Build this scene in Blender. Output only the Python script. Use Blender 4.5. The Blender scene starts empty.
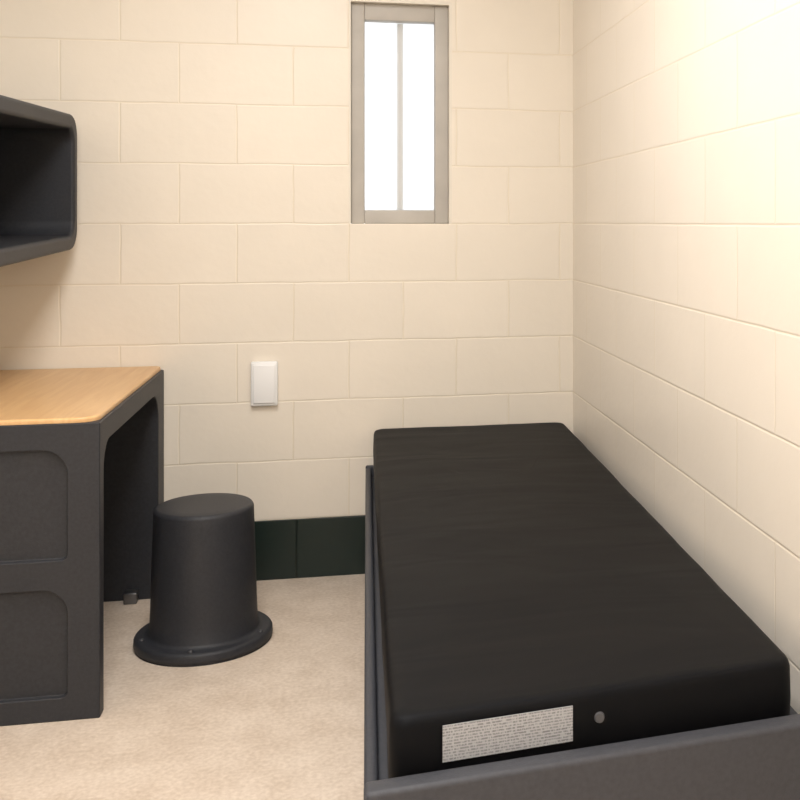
import bpy, bmesh, math
from mathutils import Vector, noise

S = bpy.context.scene
S.view_settings.view_transform = 'Standard'
S.view_settings.look = 'None'

# ---------------------------------------------------------------- helpers
def lin(c):
    return tuple(((v/255)/12.92 if v/255 <= .04045 else ((v/255+.055)/1.055)**2.4) for v in c) + (1,)

def link(o):
    S.collection.objects.link(o); return o

def mesh_obj(name, bm, mat=None, smooth=False, parent=None):
    bmesh.ops.recalc_face_normals(bm, faces=bm.faces)
    me = bpy.data.meshes.new(name); bm.to_mesh(me); bm.free()
    if smooth:
        for p in me.polygons: p.use_smooth = True
    o = link(bpy.data.objects.new(name, me))
    if mat: me.materials.append(mat)
    if parent: o.parent = parent
    return o

def empty(name):
    return link(bpy.data.objects.new(name, None))

def add_box(bm, x0, x1, y0, y1, z0, z1):
    vs = [bm.verts.new((x, y, z)) for x in (x0, x1) for y in (y0, y1) for z in (z0, z1)]
    for f in ((0,1,3,2),(4,6,7,5),(0,4,5,1),(2,3,7,6),(0,2,6,4),(1,5,7,3)):
        bm.faces.new([vs[i] for i in f])
    return vs

def box(name, x0, x1, y0, y1, z0, z1, mat, bevel=0, seg=3, parent=None):
    bm = bmesh.new(); add_box(bm, x0, x1, y0, y1, z0, z1)
    if bevel:
        bmesh.ops.bevel(bm, geom=bm.edges[:], offset=bevel, segments=seg, profile=.5, affect='EDGES')
    return mesh_obj(name, bm, mat, bool(bevel), parent)

def round_poly(pts, rad, n=8):
    out = []; N = len(pts)
    for i, p in enumerate(pts):
        r = rad[i] if isinstance(rad, (list, tuple)) else rad
        p = Vector(p); a = (Vector(pts[i-1])-p); b = (Vector(pts[(i+1) % N])-p)
        a.normalize(); b.normalize()
        if r <= 0: out.append(p); continue
        p0, p1 = p+a*r, p+b*r
        for k in range(n+1):
            t = k/n
            h0 = p0.lerp(p, .55); h1 = p1.lerp(p, .55)
            out.append(((1-t)**3)*p0+3*t*(1-t)**2*h0+3*t*t*(1-t)*h1+t**3*p1)
    return out

def prism(name, pts, axis, a0, a1, mat=None, parent=None):
    bm = bmesh.new()
    def P(p, a):
        return {'x': (a, p[0], p[1]), 'y': (p[0], a, p[1]), 'z': (p[0], p[1], a)}[axis]
    A = [bm.verts.new(P(p, a0)) for p in pts]; B = [bm.verts.new(P(p, a1)) for p in pts]
    bm.faces.new(A); bm.faces.new(B[::-1])
    for i in range(len(pts)):
        j = (i+1) % len(pts); bm.faces.new((A[i], A[j], B[j], B[i]))
    return mesh_obj(name, bm, mat, False, parent)

def bake(o):
    bpy.context.view_layer.update()
    dg = bpy.context.evaluated_depsgraph_get()
    me = bpy.data.meshes.new_from_object(o.evaluated_get(dg))
    o.modifiers.clear(); o.data = me

def cut(o, cutters):
    for c in cutters:
        m = o.modifiers.new('b', 'BOOLEAN'); m.operation = 'DIFFERENCE'; m.object = c; m.solver = 'EXACT'
    bake(o)
    for c in cutters: bpy.data.objects.remove(c, do_unlink=True)

def bevel_mod(o, w, seg=4, ang=30):
    bm = bmesh.new(); bm.from_mesh(o.data)
    bmesh.ops.remove_doubles(bm, verts=bm.verts, dist=1e-4)
    bmesh.ops.dissolve_limit(bm, angle_limit=math.radians(1), verts=bm.verts, edges=bm.edges)
    bm.to_mesh(o.data); bm.free()
    m = o.modifiers.new('bev', 'BEVEL'); m.width = w; m.segments = seg
    m.limit_method = 'ANGLE'; m.angle_limit = math.radians(ang)
    bake(o)
    for p in o.data.polygons: p.use_smooth = True
    m = o.modifiers.new('wn', 'WEIGHTED_NORMAL'); m.keep_sharp = True; m.weight = 80

def lathe(name, prof, cx, cy, mat, n=96, parent=None):
    bm = bmesh.new(); rings = []
    for r, z in prof:
        if r < 1e-5: rings.append([bm.verts.new((cx, cy, z))])
        else: rings.append([bm.verts.new((cx+r*math.cos(2*math.pi*i/n), cy+r*math.sin(2*math.pi*i/n), z)) for i in range(n)])
    for a, b in zip(rings, rings[1:]):
        for i in range(n):
            j = (i+1) % n
            f = [a[i % len(a)], a[j % len(a)], b[j % len(b)], b[i % len(b)]]
            f = list(dict.fromkeys(f))
            if len(f) > 2: bm.faces.new(f)
    return mesh_obj(name, bm, mat, True, parent)

# ---------------------------------------------------------------- materials
def new_mat(name):
    m = bpy.data.materials.new(name); m.use_nodes = True
    nt = m.node_tree; b = nt.nodes['Principled BSDF']
    return m, nt, b

def simple(name, rgb, rough=.5, spec=.5, noise_amt=.0, nscale=60, bump=0, bscale=300, metal=0):
    m, nt, b = new_mat(name)
    b.inputs['Roughness'].default_value = rough
    b.inputs['Specular IOR Level'].default_value = spec
    b.inputs['Metallic'].default_value = metal
    c = lin(rgb); b.inputs['Base Color'].default_value = c
    tc = nt.nodes.new('ShaderNodeTexCoord')
    if noise_amt:
        n = nt.nodes.new('ShaderNodeTexNoise'); n.inputs['Scale'].default_value = nscale; n.inputs['Detail'].default_value = 6
        nt.links.new(tc.outputs['Object'], n.inputs['Vector'])
        r = nt.nodes.new('ShaderNodeValToRGB')
        r.color_ramp.elements[0].position = .3; r.color_ramp.elements[1].position = .7
        r.color_ramp.elements[0].color = tuple(v*(1-noise_amt) for v in c[:3])+(1,)
        r.color_ramp.elements[1].color = tuple(min(1, v*(1+noise_amt)) for v in c[:3])+(1,)
        nt.links.new(n.outputs['Fac'], r.inputs['Fac']); nt.links.new(r.outputs['Color'], b.inputs['Base Color'])
    if bump:
        n = nt.nodes.new('ShaderNodeTexNoise'); n.inputs['Scale'].default_value = bscale; n.inputs['Detail'].default_value = 3
        nt.links.new(tc.outputs['Object'], n.inputs['Vector'])
        bp = nt.nodes.new('ShaderNodeBump'); bp.inputs['Strength'].default_value = bump; bp.inputs['Distance'].default_value = .002
        nt.links.new(n.outputs['Fac'], bp.inputs['Height']); nt.links.new(bp.outputs['Normal'], b.inputs['Normal'])
    return m

def block_mat(name, rgb, horiz, phase=0.0, rough=.38, mort=None, var=.03, width=.4064, wob=.008, bump=.45):
    """painted concrete block in running bond; horiz = 'X' or 'Y'"""
    m, nt, b = new_mat(name); N = nt.nodes; L = nt.links
    tc = N.new('ShaderNodeTexCoord'); sp = N.new('ShaderNodeSeparateXYZ'); L.new(tc.outputs['Object'], sp.inputs[0])
    ad = N.new('ShaderNodeMath'); ad.operation = 'ADD'; ad.inputs[1].default_value = phase; L.new(sp.outputs[horiz], ad.inputs[0])
    cb = N.new('ShaderNodeCombineXYZ'); L.new(ad.outputs[0], cb.inputs['X']); L.new(sp.outputs['Z'], cb.inputs['Y'])
    wn = N.new('ShaderNodeTexNoise'); wn.inputs['Scale'].default_value = 7; L.new(cb.outputs[0], wn.inputs['Vector'])
    vm = N.new('ShaderNodeVectorMath'); vm.operation = 'MULTIPLY_ADD'; vm.inputs[1].default_value = (wob, wob, 0)
    L.new(wn.outputs['Color'], vm.inputs[0]); L.new(cb.outputs[0], vm.inputs[2])
    sb = N.new('ShaderNodeVectorMath'); sb.operation = 'SUBTRACT'; sb.inputs[1].default_value = (wob/2, wob/2, 0); L.new(vm.outputs[0], sb.inputs[0])
    br = N.new('ShaderNodeTexBrick'); br.offset = .5; br.offset_frequency = 2; br.squash = 1
    for k, v in (('Scale', 1), ('Mortar Size', .0045), ('Mortar Smooth', 1.0), ('Bias', 0), ('Brick Width', width), ('Row Height', .2032)):
        br.inputs[k].default_value = v
    c = lin(rgb)
    br.inputs['Color1'].default_value = c
    br.inputs['Color2'].default_value = tuple(v*(1-var) for v in c[:3])+(1,)
    br.inputs['Mortar'].default_value = lin(mort) if mort else (c[0]*.96, c[1]*.94, c[2]*.89, 1)
    L.new(sb.outputs[0], br.inputs['Vector'])
    n1 = N.new('ShaderNodeTexNoise'); n1.inputs['Scale'].default_value = 3.5; n1.inputs['Detail'].default_value = 5
    L.new(cb.outputs[0], n1.inputs['Vector'])
    mr = N.new('ShaderNodeMapRange'); mr.inputs['To Min'].default_value = .95; mr.inputs['To Max'].default_value = 1.04
    L.new(n1.outputs['Fac'], mr.inputs['Value'])
    mx = N.new('ShaderNodeVectorMath'); mx.operation = 'SCALE'; L.new(br.outputs['Color'], mx.inputs[0]); L.new(mr.outputs[0], mx.inputs['Scale'])
    L.new(mx.outputs[0], b.inputs['Base Color'])
    n2 = N.new('ShaderNodeTexNoise'); n2.inputs['Scale'].default_value = 28; n2.inputs['Detail'].default_value = 6
    L.new(cb.outputs[0], n2.inputs['Vector'])
    ma = N.new('ShaderNodeMath'); ma.operation = 'MULTIPLY_ADD'; ma.inputs[1].default_value = -.8; L.new(br.outputs['Fac'], ma.inputs[0])
    ms = N.new('ShaderNodeMath'); ms.operation = 'MULTIPLY'; ms.inputs[1].default_value = .5; L.new(n2.outputs['Fac'], ms.inputs[0])
    L.new(ms.outputs[0], ma.inputs[2])
    bp = N.new('ShaderNodeBump'); bp.inputs['Strength'].default_value = bump; bp.inputs['Distance'].default_value = .003
    L.new(ma.outputs[0], bp.inputs['Height']); L.new(bp.outputs['Normal'], b.inputs['Normal'])
    b.inputs['Roughness'].default_value = rough
    return m

CREAM = (232, 223, 209)
m_wb = block_mat('painted_block_back', CREAM, 'X', -.020, width=.374)
m_wr = block_mat('painted_block_side', (234, 225, 212), 'Y', -.105, rough=.36, wob=.003, bump=.38)
m_green = block_mat('green_base_paint', (9, 31, 27), 'X', -.03, mort=(8, 22, 18), var=.1, width=.374)
m_ceil = simple('ceiling_paint', (236, 236, 235), .8)
m_plastic = simple('charcoal_plastic', (47, 48, 52), .5, .30, .14, 120, .2, 350)
m_plastic2 = simple('charcoal_plastic_bed', (60, 61, 66), .5, .30, .1, 120, .2, 350)
m_frame = simple('window_frame_paint', (182, 177, 170), .5, .4, .06, 12)
m_white = simple('white_plastic', (236, 236, 236), .35)
m_metal = simple('steel', (120, 120, 122), .35, metal=.9)
m_bolt = simple('dark_bolt', (62, 62, 65), .4, .5)

# floor
m_floor, nt, b = new_mat('epoxy_floor'); N = nt.nodes; L = nt.links
tc = N.new('ShaderNodeTexCoord')
n1 = N.new('ShaderNodeTexNoise'); n1.inputs['Scale'].default_value = 9; n1.inputs['Detail'].default_value = 8; n1.inputs['Roughness'].default_value = .65
n2 = N.new('ShaderNodeTexNoise'); n2.inputs['Scale'].default_value = 90; n2.inputs['Detail'].default_value = 4
for n in (n1, n2): L.new(tc.outputs['Object'], n.inputs['Vector'])
ad = N.new('ShaderNodeMath'); ad.operation = 'MULTIPLY_ADD'; ad.inputs[1].default_value = .5
L.new(n2.outputs['Fac'], ad.inputs[0])
hf = N.new('ShaderNodeMath'); hf.operation = 'MULTIPLY'; hf.inputs[1].default_value = .5; L.new(n1.outputs['Fac'], hf.inputs[0]); L.new(hf.outputs[0], ad.inputs[2])
r = N.new('ShaderNodeValToRGB'); r.color_ramp.elements[0].position = .37; r.color_ramp.elements[1].position = .63
r.color_ramp.elements[0].color = lin((199, 181, 163)); r.color_ramp.elements[1].color = lin((224, 209, 193))
L.new(ad.outputs[0], r.inputs['Fac']); L.new(r.outputs['Color'], b.inputs['Base Color'])
b.inputs['Roughness'].default_value = .45
bp = N.new('ShaderNodeBump'); bp.inputs['Strength'].default_value = .12; bp.inputs['Distance'].default_value = .002
L.new(n2.outputs['Fac'], bp.inputs['Height']); L.new(bp.outputs['Normal'], b.inputs['Normal'])

# wood laminate
m_wood, nt, b = new_mat('maple_laminate'); N = nt.nodes; L = nt.links
tc = N.new('ShaderNodeTexCoord'); mp = N.new('ShaderNodeMapping'); mp.inputs['Scale'].default_value = (22, 1.6, 5)
L.new(tc.outputs['Object'], mp.inputs['Vector'])
n1 = N.new('ShaderNodeTexNoise'); n1.inputs['Scale'].default_value = 2.2; n1.inputs['Detail'].default_value = 7; n1.inputs['Distortion'].default_value = .6
L.new(mp.outputs[0], n1.inputs['Vector'])
r = N.new('ShaderNodeValToRGB'); r.color_ramp.elements[0].position = .3; r.color_ramp.elements[1].position = .72
r.color_ramp.elements[0].color = lin((208, 163, 112)); r.color_ramp.elements[1].color = lin((222, 182, 132))
L.new(n1.outputs['Fac'], r.inputs['Fac']); L.new(r.outputs['Color'], b.inputs['Base Color'])
b.inputs['Roughness'].default_value = .35

# mattress vinyl
m_vinyl, nt, b = new_mat('black_vinyl'); N = nt.nodes; L = nt.links
b.inputs['Base Color'].default_value = lin((13, 13, 15)); b.inputs['Roughness'].default_value = .55
b.inputs['Specular IOR Level'].default_value = .10
b.inputs['Specular Tint'].default_value = (.88, .94, 1, 1)
tc = N.new('ShaderNodeTexCoord')
mp = N.new('ShaderNodeMapping'); mp.inputs['Scale'].default_value = (1.6, 5, 3); L.new(tc.outputs['Object'], mp.inputs['Vector'])
n1 = N.new('ShaderNodeTexNoise'); n1.inputs['Scale'].default_value = 1.2; n1.inputs['Detail'].default_value = 2; n1.inputs['Distortion'].default_value = .8
L.new(mp.outputs[0], n1.inputs['Vector'])
n2 = N.new('ShaderNodeTexNoise'); n2.inputs['Scale'].default_value = 500; L.new(tc.outputs['Object'], n2.inputs['Vector'])
b1 = N.new('ShaderNodeBump'); b1.inputs['Strength'].default_value = .3; b1.inputs['Distance'].default_value = .012; L.new(n1.outputs['Fac'], b1.inputs['Height'])
b2 = N.new('ShaderNodeBump'); b2.inputs['Strength'].default_value = .10; b2.inputs['Distance'].default_value = .001; L.new(n2.outputs['Fac'], b2.inputs['Height'])
L.new(b1.outputs['Normal'], b2.inputs['Normal']); L.new(b2.outputs['Normal'], b.inputs['Normal'])

# label: rows of small dark print on light grey
m_label, nt, b = new_mat('printed_label'); N = nt.nodes; L = nt.links
tc = N.new('ShaderNodeTexCoord')
mp = N.new('ShaderNodeMapping'); mp.inputs['Scale'].default_value = (330, 140, 1); L.new(tc.outputs['UV'], mp.inputs['Vector'])
ns = N.new('ShaderNodeTexNoise'); ns.inputs['Scale'].default_value = 1; ns.inputs['Detail'].default_value = 2; L.new(mp.outputs[0], ns.inputs['Vector'])
r = N.new('ShaderNodeValToRGB'); r.color_ramp.elements[0].position = .47; r.color_ramp.elements[1].position = .58
r.color_ramp.elements[0].color = (.62, .62, .62, 1); r.color_ramp.elements[1].color = (.1, .1, .1, 1)
L.new(ns.outputs['Fac'], r.inputs['Fac'])
br = N.new('ShaderNodeTexBrick'); br.offset = .37
for k, v in (('Scale', 1), ('Mortar Size', .0010), ('Mortar Smooth', .3), ('Brick Width', .055), ('Row Height', .0044)):
    br.inputs[k].default_value = v
br.inputs['Color1'].default_value = (1, 1, 1, 1); br.inputs['Color2'].default_value = (.8, .8, .8, 1); br.inputs['Mortar'].default_value = (0, 0, 0, 1)
L.new(tc.outputs['UV'], br.inputs['Vector'])
mu = N.new('ShaderNodeVectorMath'); mu.operation = 'MULTIPLY'; L.new(r.outputs['Color'], mu.inputs[0]); L.new(br.outputs['Color'], mu.inputs[1])
mxx = N.new('ShaderNodeMix'); mxx.data_type = 'RGBA'; L.new(mu.outputs[0], mxx.inputs['Factor'])
mxx.inputs['A'].default_value = lin((166, 168, 173)); mxx.inputs['B'].default_value = lin((60, 60, 62)); L.new(mxx.outputs['Result'], b.inputs['Base Color'])
b.inputs['Roughness'].default_value = .5

# ---------------------------------------------------------------- room shell
XL, XR, YB, YF, H = -1.20, .817, 3.78, -1.0, 2.64
T = .16
bk = box('wall_back', XL-T, XR+T, YB, YB+T, 0, H, m_wb)
WX0, WX1, WZ0, WZ1 = .020, .378, 1.219, 2.003
c = box('c', WX0, WX1, YB-.1, YB+T+.1, WZ0, WZ1, None); cut(bk, [c])
box('wall_right', XR, XR+T, YF, YB, 0, H, m_wr)
box('wall_left', XL-T, XL, YF, YB, 0, H, m_wr)
box('wall_front', XL-T, XR+T, YF-T, YF, 0, H, m_wb)
box('floor', XL-T, XR+T, YF-T, YB+T, -.1, 0, m_floor)
box('ceiling', XL-T, XR+T, YF-T, YB+T, H, H+.1, m_ceil)
box('baseboard_back', XL, XR, YB-.004, YB, 0, .2032, m_green)

# window
w = empty('window_1')
fy0, fy1 = YB+.025, YB+.075
fw = .048
m_caulk = simple('reveal_paint', (226, 219, 206), .5)
box('caulk_left', WX0, WX0+.007, YB-.001, fy1, WZ0, WZ1, m_caulk, parent=w)
box('caulk_right', WX1-.010, WX1, YB-.001, fy1, WZ0, WZ1, m_caulk, parent=w)
box('caulk_top', WX0+.007, WX1-.010, YB-.001, fy1, WZ1-.010, WZ1, m_caulk, parent=w)
FX0, FX1, FZ1 = WX0+.007, WX1-.010, WZ1-.010
box('frame_left', FX0, FX0+fw, fy0, fy1, WZ0, FZ1, m_frame, .004, parent=w)
box('frame_right', FX1-fw, FX1, fy0, fy1, WZ0, FZ1, m_frame, .004, parent=w)
box('frame_top', FX0+fw, FX1-fw, fy0+.002, fy1, FZ1-.058, FZ1, m_frame, .003, parent=w)
box('frame_bottom', FX0+fw, FX1-fw, fy0+.002, fy1, WZ0, WZ0+.048, m_frame, .003, parent=w)
m_bar = simple('mullion_paint', (238, 240, 240), .5)
xm = (FX0+FX1)/2+.003
box('mullion', xm-.011, xm+.011, fy1+.004, fy1+.025, WZ0+.045, FZ1-.058, m_bar, .002, parent=w)
m_glass, nt, b = new_mat('frosted_glass'); N = nt.nodes; L = nt.links
nt.nodes.remove(b)
tr = N.new('ShaderNodeBsdfTransparent'); tl = N.new('ShaderNodeBsdfTranslucent'); mi = N.new('ShaderNodeMixShader')
mi.inputs[0].default_value = .35; L.new(tr.outputs[0], mi.inputs[1]); L.new(tl.outputs[0], mi.inputs[2])
L.new(mi.outputs[0], N['Material Output'].inputs['Surface'])
box('glass', FX0+fw-.005, FX1-fw+.005, fy1-.004, fy1-.001, WZ0+.04, FZ1-.05, m_glass, parent=w)

# outlet cover
o = empty('wall_outlet')
box('cover_plate', -.307, -.218, YB-.022, YB, .598, .749, m_white, .006, parent=o)
box('cover_lid', -.299, -.226, YB-.027, YB-.020, .608, .739, m_white, .003, parent=o)

# ---------------------------------------------------------------- desk
d = empty('desk')
DX0, DX1, DY0, DY1, DZ = XL+.005, -.588, 2.808, YB-.008, .730
body = box('body', DX0, DX1, DY0, DY1, 0, DZ, m_plastic, parent=d)
knee = prism('k', round_poly([(DY0+.045, -.1), (DY1-.11, -.1), (DY1-.11, .670), (DY0+.045, .670)], [0, 0, .09, .07]), 'x', DX0+.04, DX1+.2)
cs = [knee]
for z0, z1 in ((.395, .665), (.058, .322)):
    cs.append(prism('r', round_poly([(-1.125, z0), (-.664, z0), (-.664, z1), (-1.125, z1)], [.015, .015, .06, .06]), 'y', DY0-.1, DY0+.014))
cut(body, cs)
bevel_mod(body, .012, 4, 35)
top = prism('laminate_top', round_poly([(DX0, DY0+.006), (DX1-.008, DY0+.006), (DX1-.008, DY1), (DX0, DY1)], [.01, .05, .02, .01]), 'z', DZ-.006, DZ+.013, m_wood, d)
bevel_mod(top, .006, 3)
box('floor_bracket', DX1-.10, DX1-.06, DY1-.150, DY1-.105, 0, .035, m_metal, .003, parent=d)

# ---------------------------------------------------------------- wall shelf
sh = empty('wall_shelf')
outer = [(2.62, 1.098), (3.72, 1.138), (3.72, 1.572), (2.62, 1.540)]
b_ = prism('shell', round_poly(outer, [.05, .075, .075, .06]), 'x', XL+.002, -.846, m_plastic, sh)
inner = [(2.67, 1.148), (3.675, 1.182), (3.675, 1.524), (2.67, 1.494)]
cut(b_, [prism('i', round_poly(inner, .05), 'x', XL+.03, -.7)])
bevel_mod(b_, .012, 4, 40)

# ---------------------------------------------------------------- stool
st = empty('stool')
cx, cy = -.398, 3.272
def arc(cx_, cz_, r, a0, a1, n=6):
    return [(cx_+r*math.cos(math.radians(a0+(a1-a0)*k/n)), cz_+r*math.sin(math.radians(a0+(a1-a0)*k/n))) for k in range(n+1)]
prof = [(0, 0), (.191, 0)] + arc(.182, .013, .012, -60, 20, 4) + arc(.181, .021, .013, 20, 90, 4) + [(.168, .033)] + \
       [(.157, .035), (.1515, .043), (.1490, .10), (.1445, .25), (.1405, .366)] + arc(.1265, .385, .0135, 5, 85, 6) + [(.10, .3995), (.04, .400), (0, .400)]
lathe('seat_body', prof, cx, cy, m_plastic, parent=st)
for i, a in enumerate((-95, -20, 60, 140, 200)):
    bx, by = cx+.174*math.cos(math.radians(a)), cy+.174*math.sin(math.radians(a))
    lathe('bolt_%d' % (i+1), [(0, .040), (.004, .0395), (.007, .037), (.008, .030), (0, .030)], bx, by, m_bolt, 20, st)

# ---------------------------------------------------------------- bed frame
bd = empty('bed_frame')
def quadmap(c):
    (ax, ay), (bx, by), (cx_, cy_), (dx, dy) = c  # FL FR BR BL
    def f(u, v):
        return ((1-u)*(1-v)*ax+u*(1-v)*bx+u*v*cx_+(1-u)*v*dx, (1-u)*(1-v)*ay+u*(1-v)*by+u*v*cy_+(1-u)*v*dy)
    return f
BF = quadmap([(.028, 1.500), (.803, 1.585), (.806, 3.770), (.077, 3.770)])
def qbox(name, u0, u1, v0, v1, z0, z1, mat, bev, parent):
    bm = bmesh.new(); vs = [bm.verts.new((*BF(u, v), z)) for u in (u0, u1) for v in (v0, v1) for z in (z0, z1)]
    for f in ((0,1,3,2),(4,6,7,5),(0,4,5,1),(2,3,7,6),(0,2,6,4),(1,5,7,3)): bm.faces.new([vs[i] for i in f])
    bmesh.ops.recalc_face_normals(bm, faces=bm.faces)
    bmesh.ops.bevel(bm, geom=bm.edges[:], offset=bev, segments=4, profile=.5, affect='EDGES')
    return mesh_obj(name, bm, mat, True, parent)
qbox('base', .02, .98, .01, .99, 0, .345, m_plastic2, .01, bd)
qbox('side_rail_left', 0, .028, 0, 1, 0, .375, m_plastic2, .008, bd)
qbox('side_rail_right', .97, 1, 0, 1, 0, .344, m_plastic2, .008, bd)
qbox('end_rail_front', 0, 1, 0, .018, 0, .432, m_plastic2, .008, bd)
qbox('end_rail_back', 0, 1, .992, 1, 0, .38, m_plastic2, .006, bd)

# ---------------------------------------------------------------- mattress
mt = empty('mattress')
MC = [(.067, 1.560), (.728, 1.644), (.774, 3.745), (.104, 3.745)]
MF = quadmap(MC)
MW, ML = .65, 2.1
RC = .028
def ring(off, rc, n=10, dens=26):
    x0, x1, y0, y1 = off, MW-off, off, ML-off
    pts = []
    cs = [(x1-rc, y0+rc, -90), (x1-rc, y1-rc, 0), (x0+rc, y1-rc, 90), (x0+rc, y0+rc, 180)]
    for i, (a, b, s) in enumerate(cs):
        for k in range(n+1):
            t = math.radians(s+90*k/n); pts.append((a+rc*math.cos(t), b+rc*math.sin(t)))
        a2, b2, s2 = cs[(i+1) % 4]
        t = math.radians(s+90); p = (a+rc*math.cos(t), b+rc*math.sin(t))
        t = math.radians(s2); q = (a2+rc*math.cos(t), b2+rc*math.sin(t))
        m = dens*(3 if i in (0, 2) else 1)
        for k in range(1, m): pts.append((p[0]+(q[0]-p[0])*k/m, p[1]+(q[1]-p[1])*k/m))
    return pts
ZB, ZT = .347, .503
rings = []
for off, z in ((.03, ZB), (.008, ZB), (.003, ZB+.005), (.001, ZB+.02), (-.001, ZB+.05), (-.002, ZB+.09), (-.001, ZT-.016),
               (.001, ZT-.008), (.004, ZT-.003), (.009, ZT-.0005), (.021, ZT+.0005)):
    rings.append([(p[0], p[1], z) for p in ring(off, RC)])
last = rings[-1]
K = 30
for k in range(1, K):
    s = 1-k/K
    rings.append([(MW/2+(p[0]-MW/2)*s, ML/2+(p[1]-ML/2)*s, ZT+.006*(1-s**3)) for p in last])
bm = bmesh.new(); VR = []
for ri, R in enumerate(rings):
    row = []
    for (x, y, z) in R:
        X, Y = MF(x/MW, y/ML)
        amp = .0024 if z > ZB+.01 else 0
        nz = noise.noise(Vector((x*4, y*5, z*5)))*amp + noise.noise(Vector((x*12, y*16, 3)))*amp*.25
        nx = noise.noise(Vector((x*7, y*7, z*20+7)))*amp*.6
        head = .008*(y/ML)
        for (yc, sl, w_, h_) in ((1.42, .12, .012, .0014), (1.52, -.07, .010, .0012)):
            dd = (y-yc-sl*(x-.3))/w_
            nz -= h_*math.exp(-dd*dd)*max(0, min(1, 1.6-abs(x-.33)*4)) if z > ZT-.005 else 0
        row.append(bm.verts.new((X+nx, Y+nx, z+nz+head*(z-ZB)/(ZT-ZB))))
    VR.append(row)
for a, b in zip(VR, VR[1:]):
    for i in range(len(a)):
        j = (i+1) % len(a); bm.faces.new((a[i], a[j], b[j], b[i]))
bm.faces.new(VR[0]); bm.faces.new(VR[-1])
mesh_obj('cover', bm, m_vinyl, True, mt)
bm = bmesh.new(); uv = bm.loops.layers.uv.new('UVMap'); n = 24
lu0, lu1, lz0, lz1 = .114, .417, .434, .488
rows = []
for z in (lz0, lz1):
    rr = []
    for i in range(n+1):
        u = lu0+(lu1-lu0)*i/n; X, Y = MF(u, 0)
        rr.append((bm.verts.new((X+.0005, Y-.0050, z)), u*MW, z))
    rows.append(rr)
for i in range(n):
    q = (rows[0][i], rows[0][i+1], rows[1][i+1], rows[1][i])
    f = bm.faces.new([t[0] for t in q])
    for l, t in zip(f.loops, q): l[uv].uv = (t[1], t[2])
lab = mesh_obj('printed_label', bm, m_label, False, mt)
sm = lab.modifiers.new('s', 'SOLIDIFY'); sm.thickness = .001
X, Y = MF(.484, 0)
bm = bmesh.new(); bmesh.ops.create_cone(bm, cap_ends=True, segments=24, radius1=.009, radius2=.007, depth=.006)
g = mesh_obj('vent_grommet', bm, simple('grommet', (78, 78, 81), .4), False, mt)
g.rotation_euler = (math.radians(90), 0, 0); g.location = (X, Y-.003, .462)

# ---------------------------------------------------------------- ceiling lamps out of view, one of them added as fill
m_em, nt, b = new_mat('lamp_diffuser')
b.inputs['Base Color'].default_value = (1, 1, 1, 1)
b.inputs['Emission Color'].default_value = (1, .99, .98, 1); b.inputs['Emission Strength'].default_value = 3
def lamp(y, power, sx=.6, sy=1.2, x=-.2):
    e = empty('unseen_ceiling_lamp')
    box('housing', x-sx/2-.03, x+sx/2+.03, y-sy/2-.03, y+sy/2+.03, H-.06, H, m_white, .006, parent=e)
    box('diffuser', x-sx/2, x+sx/2, y-sy/2, y+sy/2, H-.07, H-.055, m_em, parent=e)
    l = bpy.data.lights.new('lamp_light', 'AREA'); l.shape = 'RECTANGLE'; l.size = sx; l.size_y = sy
    l.energy = power; l.color = (1, .985, .972)
    lo = link(bpy.data.objects.new('lamp_light', l)); lo.location = (x, y, H-.075); lo.parent = e
lamp(1.9, 33)
lamp(-.2, 40)  # soft fill added above the camera, built as a second ceiling fixture
wd = bpy.data.worlds.new('World'); S.world = wd; wd.use_nodes = True
bg = wd.node_tree.nodes['Background']; bg.inputs[0].default_value = (.93, .97, 1, 1); bg.inputs[1].default_value = 1.6

# ---------------------------------------------------------------- camera
cd = bpy.data.cameras.new('Camera'); cam = link(bpy.data.objects.new('Camera', cd))
cam.location = (0, 0, 1.225); cam.rotation_euler = (math.radians(90), 0, math.radians(-11.5))
cd.sensor_width = 36; cd.lens = 1067/800*36; cd.shift_x = -.20; cd.shift_y = -.2225
cd.clip_start = .02
S.camera = cam
